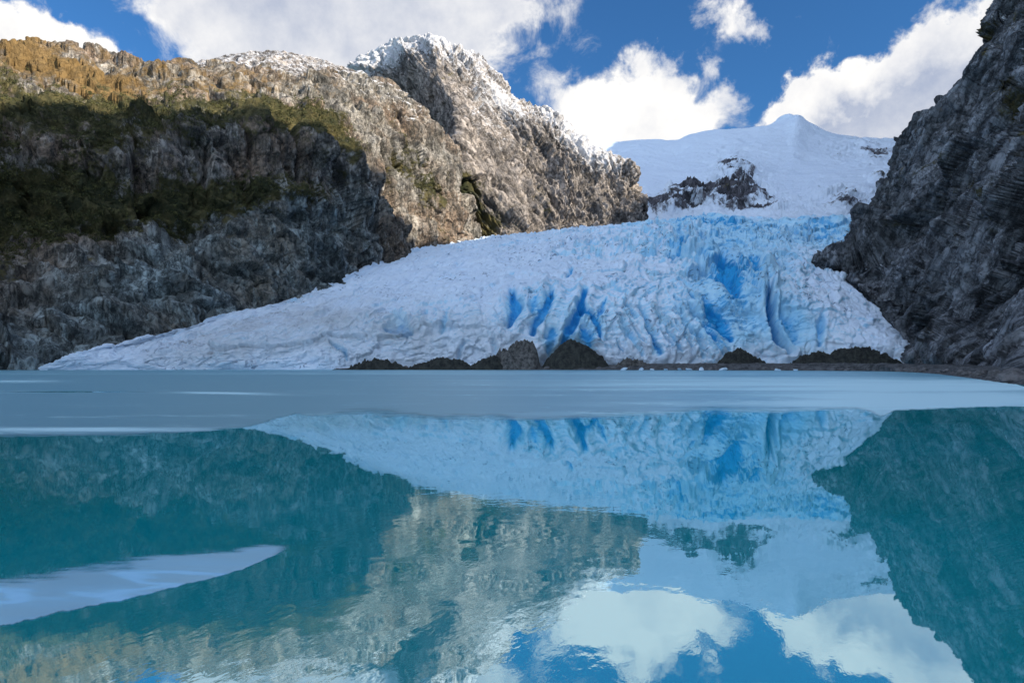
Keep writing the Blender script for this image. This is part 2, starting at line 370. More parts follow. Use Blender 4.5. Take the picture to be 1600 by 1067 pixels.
def ice_mat(name, base, frostc, rough=0.35):
    m, t, out = new_mat(name)
    pos = t.node('ShaderNodeNewGeometry').outputs['Position']
    sv = t.scalevec(pos, (0.25, 1.0, 1))
    n1 = t.noise(sv, 0.25, 8, 0.65, 0.4); n2 = t.noise(sv, 1.1, 7, 0.7)
    fr = t.m('MULTIPLY_ADD', t.m('SUBTRACT', n1, 0.5), 1.1, t.attr('frost'))
    fr = t.m('MULTIPLY_ADD', t.m('SUBTRACT', n2, 0.5), 0.5, fr)
    lf = t.noise(t.scalevec(pos, (0.12, 1.0, 1)), 0.09, 5, 0.55)
    fr = t.m('MULTIPLY_ADD', t.m('SUBTRACT', lf, 0.5), 1.5, fr)
    lf2 = t.noise(t.scalevec(pos, (0.10, 1.0, 1)), 0.028, 4, 0.6)
    fr = t.m('MULTIPLY_ADD', t.m('SUBTRACT', lf2, 0.5), 1.4, fr)
    ckl = t.m('ABSOLUTE', t.m('SUBTRACT', t.noise(t.scalevec(pos, (0.35, 1.0, 1), (0, 0, 0.15)), 0.16, 5, 0.55), 0.5))
    fr = t.m('ADD', fr, t.ss(ckl, 0.0, 0.012, 0.45, 0.0))
    f = t.ss(fr, 0.2, 1.0)
    c = t.mix(f, base, frostc)
    bp = t.node('ShaderNodeBump', {'Height': n2, 'Strength': 0.15, 'Distance': 0.02})
    dif = t.node('ShaderNodeBsdfDiffuse', {'Color': c})
    gl = t.node('ShaderNodeBsdfGlossy', {'Color': (0.8, 0.93, 1.0, 1), 'Roughness': rough, 'Normal': bp.outputs[0]})
    b = t.node('ShaderNodeMixShader', {0: t.ss(f, 0, 1, 0.5, 0.15), 1: dif.outputs[0], 2: gl.outputs[0]})
    a = t.m('ADD', t.attr('cover'), t.m('MULTIPLY', t.m('SUBTRACT', t.noise(t.scalevec(pos, (0.22, 1, 1), (0, 0, R(-12))), 1.6, 7, 0.65), 0.5), 0.8))
    al = t.ss(a, 0.2, 0.75, 0, 0.97)
    tr = t.node('ShaderNodeBsdfTransparent')
    mx = t.node('ShaderNodeMixShader', {0: al, 1: tr.outputs[0], 2: b.outputs[0]})
    t.l.new(mx.outputs[0], out.inputs[0]); return m
M_ice = ice_mat('lake_ice', (0.08, 0.34, 0.44), (0.56, 0.84, 0.92))
M_floe = ice_mat('floe_ice', (0.24, 0.60, 0.80), (0.36, 0.70, 0.96), 0.3)

M_mound = simple_rock('moraine_silt', (0.018, 0.022, 0.022), (0.050, 0.054, 0.048), 1.6)
M_boulder = simple_rock('boulder_rock', (0.07, 0.072, 0.075), (0.16, 0.16, 0.165), 1.0)
M_shore = simple_rock('shore_gravel', (0.035, 0.04, 0.042), (0.13, 0.135, 0.14), 2.0)

# ------------------------------------------------------------------ left hillside
#  contact with glacier / shore, from far left (off frame) to the end of the spur
def rows_left():
    c = []   # each column: list bottom -> ridge -> back
    #      px    contact(y,D)   talus(y,D)   cliffbase   cliff      clifftop    shelf       slope      ridge(y,D)
    cols_ = [
        (-700, (571, 240), (420, 275), (300, 300), (180, 315), (60, 330), (-40, 380), (-150, 450), (-260, 520)),
        (-350, (571, 330), (430, 380), (340, 410), (250, 425), (160, 440), (80, 500), (0, 590), (-60, 690)),
        (-120, (571, 410), (440, 470), (375, 520), (300, 540), (215, 555), (160, 610), (80, 700), (35, 800)),
        (0,    (571, 455), (450, 520), (385, 570), (310, 595), (232, 610), (175, 660), (122, 740), (76, 840)),
        (100,  (566, 475), (455, 535), (385, 590), (310, 610), (228, 625), (178, 680), (128, 760), (76, 860)),
        (200,  (538, 510), (450, 560), (380, 610), (305, 630), (222, 645), (185, 700), (142, 790), (99, 880)),
        (300,  (512, 555), (440, 590), (365, 640), (295, 655), (205, 672), (180, 720), (146, 800), (108, 890)),
        (400,  (488, 620), (425, 650), (345, 690), (280, 705), (200, 720), (178, 760), (150, 840), (114, 920)),
        (480,  (465, 690), (410, 715), (345, 745), (290, 760), (225, 775), (190, 810), (154, 880), (122, 960)),
        (550,  (440, 770), (395, 795), (345, 820), (295, 830), (250, 840), (205, 870), (165, 920), (122, 990)),
        (605,  (404, 860), (375, 875), (335, 895), (295, 905), (250, 915), (210, 935), (175, 965), (138, 1020)),
        (645,  (390, 925), (362, 935), (330, 948), (295, 955), (260, 965), (230, 975), (195, 990), (168, 1030)),
        (690,  (383, 985), (372, 990), (352, 995), (330, 1000), (308, 1005), (285, 1010), (262, 1020), (240, 1040)),
        (728,  (381, 1050), (376, 1052), (368, 1055), (360, 1058), (352, 1060), (345, 1065), (338, 1070), (328, 1080)),
        (752,  (384, 1090), (383, 1091), (383, 1092), (382, 1094), (382, 1096), (382, 1098), (382, 1100), (382, 1110)),
    ]
    for cc in cols_:
        px = cc[0]; pts = [P(px, y, D) for (y, D) in cc[1:]]
        b = pts[0]; pts.insert(0, (b[0] + 10, b[1] - 30, b[2] - 45))
        r = pts[-1]
        pts.append((r[0] - 60, r[1] + 90, r[2] - 12)); pts.append((r[0] - 160, r[1] + 260, r[2] - 120)); pts.append((r[0] - 300, r[1] + 420, -40))
        if px > 600: pts[-3] = (r[0] - 10, r[1] + 40, r[2] - 40); pts[-2] = (r[0] - 40, r[1] + 120, r[2] * 0.5); pts[-1] = (r[0] - 60, r[1] + 200, -40)
        c.append(pts)
    A = np.array(c).transpose(1, 0, 2)
    return A
NR, NC = 520, 760
V = net(rows_left(), NR, NC)
N = normals(V); N *= np.sign(-(N[..., 1:2]) + 1e-9) if False else 1
if N[NR // 3, NC // 2, 1] > 0: N = -N
px_, py_ = proj(V)
X, Y, Z = V[..., 0], V[..., 1], V[..., 2]
vv = np.linspace(0, 1, NR)[:, None] * np.ones((1, NC)); uu = np.ones((NR, 1)) * np.linspace(0, 1, NC)[None]
cliffm = blob(px_, py_, [(250, 260, 400, 60, 0, 1.0), (500, 300, 160, 110, -30, 0.8), (680, 300, 80, 120, -25, 0.9)])
cliffm = np.clip(cliffm, 0, 1)
colm = fbm(X * 0.028, Y * 0.028, Z * 0.006, 5, 0.55, ridged=True)
blk = fbm(X * 0.02, Y * 0.02, Z * 0.02, 6, 0.55)
rg = fbm(X * 0.045, Y * 0.045, Z * 0.045, 5, 0.6, ridged=True)
bench = np.sin(Z * 0.11 + 3 * perlin(X * 0.008, Y * 0.008, Z * 0.004))
tal = 1 - sstep(py_ * 1.0, 300, 430)
big = fbm(X * .011, Y * .011, Z * .005, 3, .5, ridged=True)
up = sstep(py_, 190, 150)
disp = 9 * blk + 13 * big * (1 - .5 * up) + cliffm * 7 * colm + cliffm * 3 * bench + 1.5 * rg
disp += cliffm * facets(X * .03, Y * .03, Z * .008, 17, 4) + cliffm * facets(X * .075, Y * .075, Z * .018, 4.5, 1.6)
disp += (1 - .7 * cliffm) * facets(X * .035 + Z * .02, Y * .035, Z * .04, 11, 2) + facets(X * .10, Y * .10 + Z * .03, Z * .09, 2.6, .8) + .6 * fbm(X * .25, Y * .25, Z * .2, 3, .6)
edge = sstep(uu, 1.0, 0.93)
V = V + N * (disp * (0.35 + 0.65 * edge))[..., None]
V[..., 2] += 4 * fbm(X * 0.03, Y * 0.03, 0 * X, 5, 0.6) * sstep(vv, 0.5, 0.7) * edge
N2 = normals(V); nz = np.abs(N2[..., 2])
veg = blob(px_, py_, [(60, 190, 160, 42, 0, 0.75), (250, 190, 160, 26, 0, 0.7), (420, 190, 90, 22, -12, 0.8), (510, 215, 60, 28, -35, 0.8),
                      (150, 330, 260, 45, 0, 0.8), (30, 350, 140, 70, 0, 0.6), (330, 320, 110, 28, 5, 0.5), (635, 270, 25, 60, 25, 0.55), (680, 320, 20, 50, 25, 0.2),
                      (-300, 300, 250, 250, 0, 0.7), (480, 300, 60, 30, 0, .3), (10, 135, 40, 30, 0, 0.5), (430, 310, 60, 20, 0, 0.3)]) + 0.35 * (nz - 0.5)
grass = blob(px_, py_, [(30, 88, 120, 26, -22, .72), (110, 120, 120, 22, -28, .62), (180, 150, 60, 18, -20, 0.5), (-150, 60, 150, 60, 0, 0.8), (330, 150, 140, 15, 0, 0.3), (260, 120, 340, 50, 0, 0.5)])
snow = 0.62 * sstep(nz, 0.35, 0.8) * blob(px_, py_, [(470, 112, 130, 22, 0, 1.0), (600, 150, 80, 40, -25, 1.0), (640, 190, 30, 30, 0, 0.5)])
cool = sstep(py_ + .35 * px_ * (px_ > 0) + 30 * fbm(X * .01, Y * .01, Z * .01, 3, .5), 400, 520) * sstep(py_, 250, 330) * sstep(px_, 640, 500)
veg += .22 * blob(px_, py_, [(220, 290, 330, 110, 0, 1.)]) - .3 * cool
hill = grid_mesh('hill', V, M_left, dict(cool=cool, veg=veg, grass=grass, snow=snow))
tag(hill, 'brown hillside with green shrubs above dark shaded cliffs on the left shore', 'hill', kind='structure')
HILL = (V, N2, veg, px_, py_)

# ------------------------------------------------------------------ snowy shoulder behind the hillside
rows = []
for (dy, D) in ((300, 1040), (120, 1080), (40, 1130), (12, 1170), (0, 1230)):
    rows.append([P(px, y + dy + 11, D + 0.05 * (px - 250)) for px, y in ((180, 125), (250, 112), (300, 97), (340, 86), (385, 81), (430, 79), (470, 83), (510, 94), (550, 108), (600, 128), (660, 160))])
rb = rows[-1]; rows.append([(x - 20, y + 80, z - 25) for x, y, z in rb]); rows.append([(x - 60, y + 350, 50) for x, y, z in rb])
V = net(rows, 220, 420); X, Y, Z = V[..., 0], V[..., 1], V[..., 2]; px_, py_ = proj(V)
N = normals(V); N = N if N[60, 200, 1] < 0 else -N
V = V + N * (9 * fbm(X * .018, Y * .018, Z * .018, 6, .58) + 5 * fbm(X * .05, Y * .05, Z * .05, 4, .55, ridged=True))[..., None]
N2 = normals(V); nz = np.abs(N2[..., 2])
snow = 0.14 + 0.42 * sstep(nz, .2, .7) * sstep(py_, 190, 95)
shoulder = grid_mesh('mountain', V, M_peak, dict(veg=0 * nz, grass=0 * nz, snow=snow))
tag(shoulder, 'snow dusted rounded summit rising just behind the brown left hillside', 'mountain', kind='structure')

# ------------------------------------------------------------------ main peak
ridge = [(500,150,1560),(555,110,1540),(590,76,1520),(640,62,1500),(682,60,1470),(714,73,1450),(745,95,1440),(800,150,1440),(832,166,1470),(868,173,1480),(905,214,1450),(950,240,1430),(978,258,1420),(990,300,1410),(1012,338,1400)]
r1    = [(500,180,1500),(555,140,1500),(590,108,1480),(635,97,1420),(680,108,1300),(715,120,1310),(755,140,1340),(812,190,1360),(840,205,1385),(868,218,1390),(903,245,1385),(942,270,1385),(970,290,1385),(988,318,1385),(1010,350,1385)]
r2    = [(500,240,1460),(560,200,1500),(600,180,1520),(650,172,1400),(703,178,1205),(738,185,1250),(785,200,1320),(832,235,1330),(856,248,1345),(880,258,1355),(910,278,1362),(942,300,1365),(966,318,1366),(985,335,1365),(1006,356,1365)]
r3    = [(500,310,1430),(560,270,1470),(610,250,1490),(668,250,1360),(717,250,1170),(754,255,1215),(806,265,1275),(848,282,1295),(870,292,1305),(892,300,1312),(918,312,1322),(944,326,1332),(966,335,1338),(984,345,1340),(1005,360,1345)]
r4    = [(500,370,1400),(560,340,1420),(620,330,1420),(690,330,1185),(742,330,1165),(785,335,1170),(830,340,1215),(860,342,1240),(880,343,1255),(900,345,1265),(924,348,1280),(946,352,1300),(966,355,1310),(984,358,1320),(1004,364,1330)]
r5    = [(500,440,1370),(580,430,1360),(650,430,1340),(730,430,1145),(785,420,1120),(815,415,1130),(850,412,1160),(870,410,1185),(888,408,1205),(908,405,1220),(930,400,1240),(950,395,1260),(968,390,1280),(986,385,1300),(1004,385,1310)]
ridge = [(x, y + 14, D) for x, y, D in ridge]; r1 = [(x, y + 7, D) for x, y, D in r1]
rows = [[P(*p) for p in r] for r in (r5, r4, r3, r2, r1, ridge)]
rb = rows[-1]; rows.append([(x, y + 90, z - 30) for x, y, z in rb]); rows.append([(x - 30, y + 500, 150) for x, y, z in rb])
NR, NC = 480, 620
V = net(rows, NR, NC); X, Y, Z = V[..., 0], V[..., 1], V[..., 2]; px_, py_ = proj(V)
N = normals(V); N = N if N[NR // 2, NC // 2, 1] < 0 else -N
uu = np.ones((NR, 1)) * np.linspace(0, 1, NC)[None]; vv = np.linspace(0, 1, NR)[:, None] * np.ones((1, NC))
gul = fbm(uu * 30 + 7 * vv, vv * 5, 0 * uu + 3.3, 5, 0.55, ridged=True)
face = np.clip(blob(px_, py_, [(650, 165, 52, 60, -25, 1.5), (690, 215, 24, 55, 5, 1.)]), 0, 1)
d = 14 * fbm(X * .01, Y * .01, Z * .01, 5, .55) + (1 - face) * 8 * gul + (1 - .6 * face) * 7 * fbm(X * .035, Y * .035, Z * .035, 5, .62, ridged=True)
d += (1 - .8 * face) * (1 - .55 * sstep(vv, .62, .78)) * (facets(uu * 22 + vv * 7, vv * 7, 0 * uu + 2.2, 15, 3) + facets(uu * 55 + vv * 16, vv * 22, 0 * uu + 5.2, 7, 2.0) + facets(X * .07, Y * .07, Z * .07, 2.6, .8)) + face * facets(X * .02, Y * .02, Z * .02, 5, 1)
d += (1 - face) * 14 * fbm(uu * 9 + 2.4 * vv, vv * 1.6, 0 * uu, 3, .5, ridged=True)
V = V + N * (d * (0.4 + 0.6 * sstep(uu, 1, .95)))[..., None]
N2 = normals(V); nz = np.abs(N2[..., 2])
snow = (0.43 + 0.22 * sstep(nz, .2, .6) + .30 * sstep(-gul, -.35, .35)) * sstep(py_, 370, 130) * (1 - face) * (1 - .6 * blob(px_, py_, [(830, 330, 90, 60, 0, 1.)])) + blob(px_, py_, [(930, 275, 70, 40, -35, .3)]) + blob(px_, py_, [(600, 90, 45, 18, 20, .5), (690, 75, 60, 20, -20, .25), (780, 165, 40, 10, -45, .35), (920, 245, 60, 18, -30, .25), (870, 200, 50, 14, -40, .3), (652, 175, 14, 4, 0, .5)])
veg = blob(px_, py_, [(735, 310, 24, 60, 28, .8), (760, 355, 30, 25, 0, .5), (700, 260, 14, 20, 0, .5)])
peak = grid_mesh('mountain', V, M_peak, dict(veg=veg, grass=0 * nz, snow=snow))
tag(peak, 'highest rocky peak with snow streaks and a dark shaded face above the glacier', 'mountain', kind='structure')

# ------------------------------------------------------------------ snow mountain at the head of the valley
prof = [(850,236),(900,230),(950,225),(1000,223),(1050,225),(1085,213),(1140,205),(1185,200),(1224,191),(1243,180),(1264,196),(1300,212),(1350,222),(1420,218),(1500,200),(1600,190)]
rows = []
for k, (f, D) in enumerate(((1.35, 1250), (1.0, 1500), (0.72, 1750), (0.45, 2150), (0.2, 2600), (0.0, 3000))):
    ps = [215 + (y - 215) * (1 - min(1, f * 2.6)) for _, y in prof]
    rows.append([P(px, y + (350 - y) * f + 6 * math.sin(px * .013) * min(1, f * 3), D + 60 * math.sin(px * .02 + f * 5) * min(1, f * 3)) for (px, _), y in zip(prof, ps)])
rb = rows[-1]; rows.append([(x, y + 400, z - 60) for x, y, z in rb]); rows.append([(x, y + 1500, 100) for x, y, z in rb])
NR, NC = 380, 560
V = net(rows, NR, NC); X, Y, Z = V[..., 0], V[..., 1], V[..., 2]; px_, py_ = proj(V)
N = normals(V); N = N if N[NR // 2, NC // 2, 1] < 0 else -N
rk = np.clip(blob(px_, py_, [(1145, 280, 38, 38, -60, 1.0), (1120, 320, 100, 18, 0, 1.0), (1062, 315, 40, 20, 20, .8), (1175, 300, 30, 20, 0, .5), (1325, 318, 50, 20, -10, .85), (1365, 238, 44, 26, -20, .62), (1372, 280, 18, 7, 0, .7), (1305, 243, 20, 12, 0, .35), (1010, 325, 20, 8, 0, .4), (1210, 330, 40, 8, 0, .35)]), 0, 1.1)
ice = np.clip(blob(px_, py_, [(1020, 320, 50, 26, -30, 1.), (1215, 325, 60, 22, 0, .9), (1180, 300, 60, 20, 0, .3)]), 0, 1)
d = 22 * fbm(X * .0035, Y * .0035, Z * .0035, 4, .5) + rk * 26 * fbm(X * .02, Y * .02, Z * .02, 6, .62, ridged=True) + ice * 9 * fbm(X * .03, Y * .03, Z * .03, 5, .6, ridged=True) + 3 * fbm(X * .02, Y * .02, Z * .02, 5, .6) + 5 * fbm(X * .008, Y * .008, Z * .02, 5, .6, ridged=True) + rk * facets(X * .02, Y * .015, Z * .03, 22, 4)
V = V + N * d[..., None]
snowm = grid_mesh('snow_mountain', V, M_snow, dict(veg=0 * d, grass=0 * d, snow=1.22 - 1.02 * rk * (.72 + 2.0 * fbm(X * .006, Y * .006, Z * .016, 6, .65, ridged=False))))
tag(snowm, 'pale snow covered mountain with bare rock patches at the head of the valley', 'mountain', kind='structure')

# ------------------------------------------------------------------ right cliff
def rows_right():
    #  level: list of (px,y,D); then off-frame points in metres
    L = [
        [(1445, 590, 460), (1460, 590, 420), (1490, 588, 350), (1530, 590, 270), (1565, 594, 190), (1600, 600, 125)],
        [(1425, 566, 455), (1445, 562, 425), (1485, 560, 350), (1530, 555, 290), (1570, 552, 230), (1612, 545, 180)],
        [(1394, 520, 515), (1425, 515, 475), (1470, 510, 410), (1520, 505, 350), (1565, 500, 290), (1615, 490, 235)],
        [(1340, 455, 600), (1385, 455, 550), (1435, 450, 480), (1490, 445, 410), (1545, 440, 350), (1610, 425, 280)],
        [(1290, 407, 695), (1350, 408, 620), (1410, 405, 540), (1475, 400, 460), (1540, 392, 380), (1610, 375, 310)],
        [(1345, 372, 790), (1375, 368, 690), (1425, 360, 590), (1480, 350, 500), (1545, 340, 410), (1615, 325, 335)],
        [(1366, 325, 790), (1388, 315, 700), (1430, 305, 610), (1485, 295, 530), (1545, 285, 440), (1615, 270, 360)],
        [(1397, 268, 760), (1420, 258, 680), (1450, 250, 620), (1495, 240, 550), (1550, 230, 470), (1620, 210, 390)],
        [(1440, 205, 720), (1458, 198, 660), (1482, 190, 620), (1515, 180, 570), (1565, 170, 500), (1630, 150, 420)],
        [(1508, 142, 680), (1520, 136, 640), (1535, 130, 610), (1560, 122, 575), (1600, 110, 520), (1660, 90, 450)],
        [(1550, 75, 680), (1561, 68, 640), (1574, 60, 610), (1590, 50, 580), (1630, 35, 530), (1690, 10, 470)],
        [(1603, -5, 690), (1612, -12, 650), (1624, -20, 620), (1645, -35, 590), (1675, -55, 550), (1740, -90, 490)],
        [(1655, -110, 740), (1672, -125, 710), (1695, -140, 680), (1720, -160, 640), (1780, -190, 600), (1850, -230, 560)],
    ]
    A = []
    for lv in L:
        r = [P(*p) for p in lv]
        f = r[0]; z = r[2][2]
        k = [P(lv[0][0] + 22, lv[0][1] + 10, lv[0][2] + 220)]
        k2 = [P(lv[0][0] + 90, lv[0][1] + 30, lv[0][2] + 600)]
        zz = max(r[-1][2], -3)
        off = [(105 + zz * 0.62, 70, zz), (120 + zz * 0.62, -100, zz), (150 + zz * .65, -500, zz), (200 + zz * .7, -1200, zz)]
        A.append(k2 + k + r + off)
    top = A[-1]
    A.append([(x + 180, y + 10, z + 40) for x, y, z in top]); 
    A.append([(x + 500, y + 10, -20) for x, y, z in top])
    return A
NR, NC = 620, 520
V = net(rows_right(), NR, NC); X, Y, Z = V[..., 0], V[..., 1], V[..., 2]; px_, py_ = proj(V)
N = normals(V); N = N if N[NR // 2, NC // 2, 0] < 0 else -N
c_, s_ = math.cos(.45), math.sin(.45)
A_, B_ = Y * c_ + Z * s_, -Y * s_ + Z * c_
str_ = fbm(X * .01, A_ * .045, B_ * .012, 5, .58, ridged=True)
lump = fbm(X * .012, Y * .012, Z * .012, 5, .5)
fine = fbm(X * .06, Y * .06, Z * .03, 5, .62, ridged=True)
near = sstep(Y, 60, 400) * .7 + .3
C2, S2 = math.cos(-.6), math.sin(-.6); E_, G_ = Y * C2 + Z * S2, -Y * S2 + Z * C2     # beds dipping toward the glacier
d = (16 * lump + 9 * str_ + 1.3 * fine + facets(X * .012, E_ * .014, G_ * .034, 20, 5) + facets(X * .03, E_ * .028, G_ * .09, 7, 2) - 8 + facets(X * .07, E_ * .06, G_ * .2, 2.0, .7) * sstep(Y, 200, 480)) * near * sstep(Z, -5, 25) + 1.2 * fine * near
V = V + N * d[..., None]
N2 = normals(V); nz = np.abs(N2[..., 2])
veg = blob(px_, py_, [(1590, 175, 40, 40, 0, .75), (1450, 280, 50, 30, 0, .30), (1560, 50, 40, 60, 0, .35), (1520, 330, 60, 60, 0, .2)]) + .3 * (nz - .6)
snow = blob(px_, py_, [(1570, 70, 40, 20, 45, .42), (1590, 30, 40, 20, 0, .40), (1385, 320, 12, 30, 20, .38), (1410, 300, 25, 45, 20, .25)]) * sstep(nz, .1, .5)
cliff = grid_mesh('cliff', V, M_cliff, dict(veg=veg, grass=0 * nz, snow=snow))
tag(cliff, 'steep dark grey rock wall in shade along the right shore', 'cliff', kind='structure')

# ------------------------------------------------------------------ ridges beyond the right edge of the frame, whose shade fills the valley
tanE = math.tan(SUN_EL)
def crest_at(p, X0):
    t = (X0 - p[0]) / SX; return (X0, p[1] + SY * t, p[2] + tanE * t)
term = [P(-150, 210, 560), P(0, 185, 650), P(150, 185, 680), P(300, 185, 700), P(420, 190, 740), P(500, 220, 790), P(560, 262, 840), P(610, 320, 890), P(655, 378, 940)]
cr = [crest_at(p, 700.0) for p in term]
crest = [(760, -2200, 900), (740, -1200, 1050), (700, cr[0][1] - 500, cr[0][2] + 60)] + cr + [(705, cr[-1][1] + 110, cr[-1][2] - 25), (725, 830, 610), (745, 930, 500), (800, 1020, 380), (860, 1100, 250)]
def ridge_obj(crest, wl, wr, label, mat, zb=-20, n=(160, 420)):
    crest = np.array(crest, float)
    rows = []
    for (f, hz) in ((-1, 0.0), (-.55, .5), (-.22, .82), (0, 1), (.25, .8), (.6, .4), (1, 0)):
        rows.append([(x + (f * (wl if f < 0 else wr)), y, zb + (z - zb) * hz) for x, y, z in crest])
    V = net(rows, *n); X, Y, Z = V[..., 0], V[..., 1], V[..., 2]
    a = np.ones((1, n[1])) * np.abs(np.linspace(-1, 1, n[0]))[:, None]
    N = normals(V); N = N if N[n[0] // 2, n[1] // 2, 2] > 0 else -N
    V = V + N * (a ** .6 * 40 * fbm(X * .006, Y * .006, Z * .006, 6, .55))[..., None]
    V[..., 2] += 9 * fbm(X * .02, Y * .02, 0 * Z, 5, .6) 
    nz = np.abs(normals(V)[..., 2])
    o = grid_mesh('mountain', V, mat, dict(veg=sstep(Z, 300, 80) * .5, grass=0 * X, snow=sstep(Z, 400, 800) * .9 * sstep(nz, .3, .7)))
    tag(o, label, 'mountain', kind='structure'); return o
ridge_obj(crest, 260, 500, 'high rocky ridge standing behind the dark right cliff', M_peak)
ridge_obj([(1150, 700, 500), (1250, 1050, 930), (1500, 1400, 1300), (1800, 1800, 1650), (2150, 2250, 2000), (2600, 2800, 2200), (3200, 3500, 2200), (3800, 4200, 1500)], 420, 900,
          'unseen snowy mountain added beyond the right side of the valley to shade the snowfield', M_snow)  # out-of-view mountain, added to keep the snow mountain out of the sun

# ------------------------------------------------------------------ glacier
g_px = [[45,130,260,400,540,700,850,1000,1150,1300,1427],
        [85,165,285,415,548,700,850,1000,1150,1292,1418],
        [150,230,340,460,570,700,850,1000,1150,1280,1396],
        [300,370,450,540,620,730,860,1000,1140,1250,1342],
        [440,500,560,620,690,780,890,1010,1130,1215,1290],
        [590,625,670,720,780,850,930,1020,1120,1210,1300],
        [680,705,740,785,835,890,950,1025,1120,1230,1345],
        [745,765,795,835,872,912,960,1030,1120,1235,1368]]
g_y = [[579]*11,
       [566,558,550,544,535,520,508,508,512,524,552],
       [550,538,520,500,488,474,458,455,462,470,521],
       [512,495,475,459,449,436,424,419,424,430,458],
       [477,460,441,425,415,405,395,390,388,393,408],
       [411,403,396,388,383,377,371,367,366,369,396],
       [384,380,377,373,369,365,360,355,353,354,368],
       [380,376,372,368,364,360,353,347,344,343,343]]
g_D = [[452,458,470,482,480,480,478,478,474,468,452],
       [455,462,478,488,492,492,492,492,488,482,462],
       [472,498,516,522,522,522,518,518,518,514,512],
       [545,574,596,608,610,610,608,600,600,598,594],
       [655,680,705,718,720,720,720,720,718,708,690],
       [838,862,872,880,885,890,890,888,875,845,760],
       [985,990,995,1000,1000,1000,1000,990,980,940,840],
       [1090,1095,1100,1105,1105,1105,1105,1100,1090,1060,950]]
rows = []
for a, b, c in zip(g_px, g_y, g_D):
    r = [P(*p) for p in zip(a, b, c)]
    l, q = r[0], r[-1]
    r = [(l[0] - 45, l[1] + 25, l[2] - 35)] + r + [(q[0] + 45, q[1] + 25, q[2] - 35)]
    rows.append(r)
rows[0] = [(x, y, -3) for x, y, z in rows[0]]
rows.append([(x * 1.05 + 10, y + 150, z + 8) for x, y, z in rows[-1]]); rows.append([(x * 1.1 + 20, y + 350, z - 10) for x, y, z in rows[-1]])
rows.insert(0, [(x, y - 1, -8) for x, y, z in rows[0]])
NR, NC = 760, 1150
V = net(rows, NR, NC); X, Y, Z = V[..., 0], V[..., 1], V[..., 2]; px_, py_ = proj(V)
N = normals(V); N = N if N[NR // 2, NC // 2, 2] > 0 else -N
uu = np.ones((NR, 1)) * np.linspace(0, 1, NC)[None]; vv = np.linspace(0, 1, NR)[:, None] * np.ones((1, NC))
# flow-aligned crevasses; they fan out toward the toe
wob = fbm(X * .012, Y * .012, Z * .012, 4, .5)
serac = fbm(uu * 30 + 1.5 * wob, vv * 26 + wob, 0 * uu + 1.7, 5, .55, ridged=True)
fan = fbm(uu * 60 + 2.2 * wob - 3 * vv, vv * 7, 0 * uu + 8.1, 4, .5, ridged=True)
lump = fbm(X * .02, Y * .02, Z * .02, 6, .55)
fine = fbm(X * .09, Y * .06, Z * .06, 5, .6, ridged=True)
rough_m = np.clip(blob(px_, py_, [(1150, 385, 190, 40, 0, 1.0), (1130, 440, 120, 70, 0, .9), (950, 440, 160, 60, 0, .45), (1300, 360, 70, 20, 0, .6)]) + .18, 0, 1.1)
fan_m = np.clip(blob(px_, py_, [(1070, 520, 110, 55, -40, 1.1), (900, 510, 120, 50, 0, .7), (1330, 480, 90, 50, -35, .5), (650, 520, 120, 45, 0, .4)]) + .1, 0, 1.1)
brk = sstep(fbm(X * .009 + 3, Y * .009, Z * .009, 3, .5), -.22, .22)
rough_m = rough_m * (.35 + .85 * brk)
fan2 = fbm(uu * 120 + 3.5 * wob - 9 * vv, vv * 9 + wob, 0 * uu + 3.1, 3, .5, ridged=True)
slit = sstep(fan2, -.05, -.45) * sstep(fbm(X * .03, Y * .03, Z * .03, 3, .5), -.1, .25)
h = 5.5 * lump + rough_m * 7 * serac + fan_m * 4.8 * fan + 1.3 * fine * (.2 + rough_m) + rough_m * blocks(X * .05, Y * .035, Z * .05, 8, 3.5) + .25 * blocks(X * .12, Y * .07, Z * .1, 5, 3) - 5 * slit * (.35 + fan_m)
h += (.08 + 1.1 * rough_m) * facets(uu * 15 + 2 * wob, vv * 13, 0 * uu + 9, 7, 3)
h += rough_m * (facets(uu * 40 + 4 * wob, vv * 34 + 2 * wob, 0 * uu + 4, 5.5, 2.5) + facets(uu * 85 + 3 * wob, vv * 60, 0 * uu + 7, 2.5, 1.2)) + (.3 + fan_m) * facets(uu * 60 - 6 * vv, vv * 16, 0 * uu + 2, 2.2, 1.2)
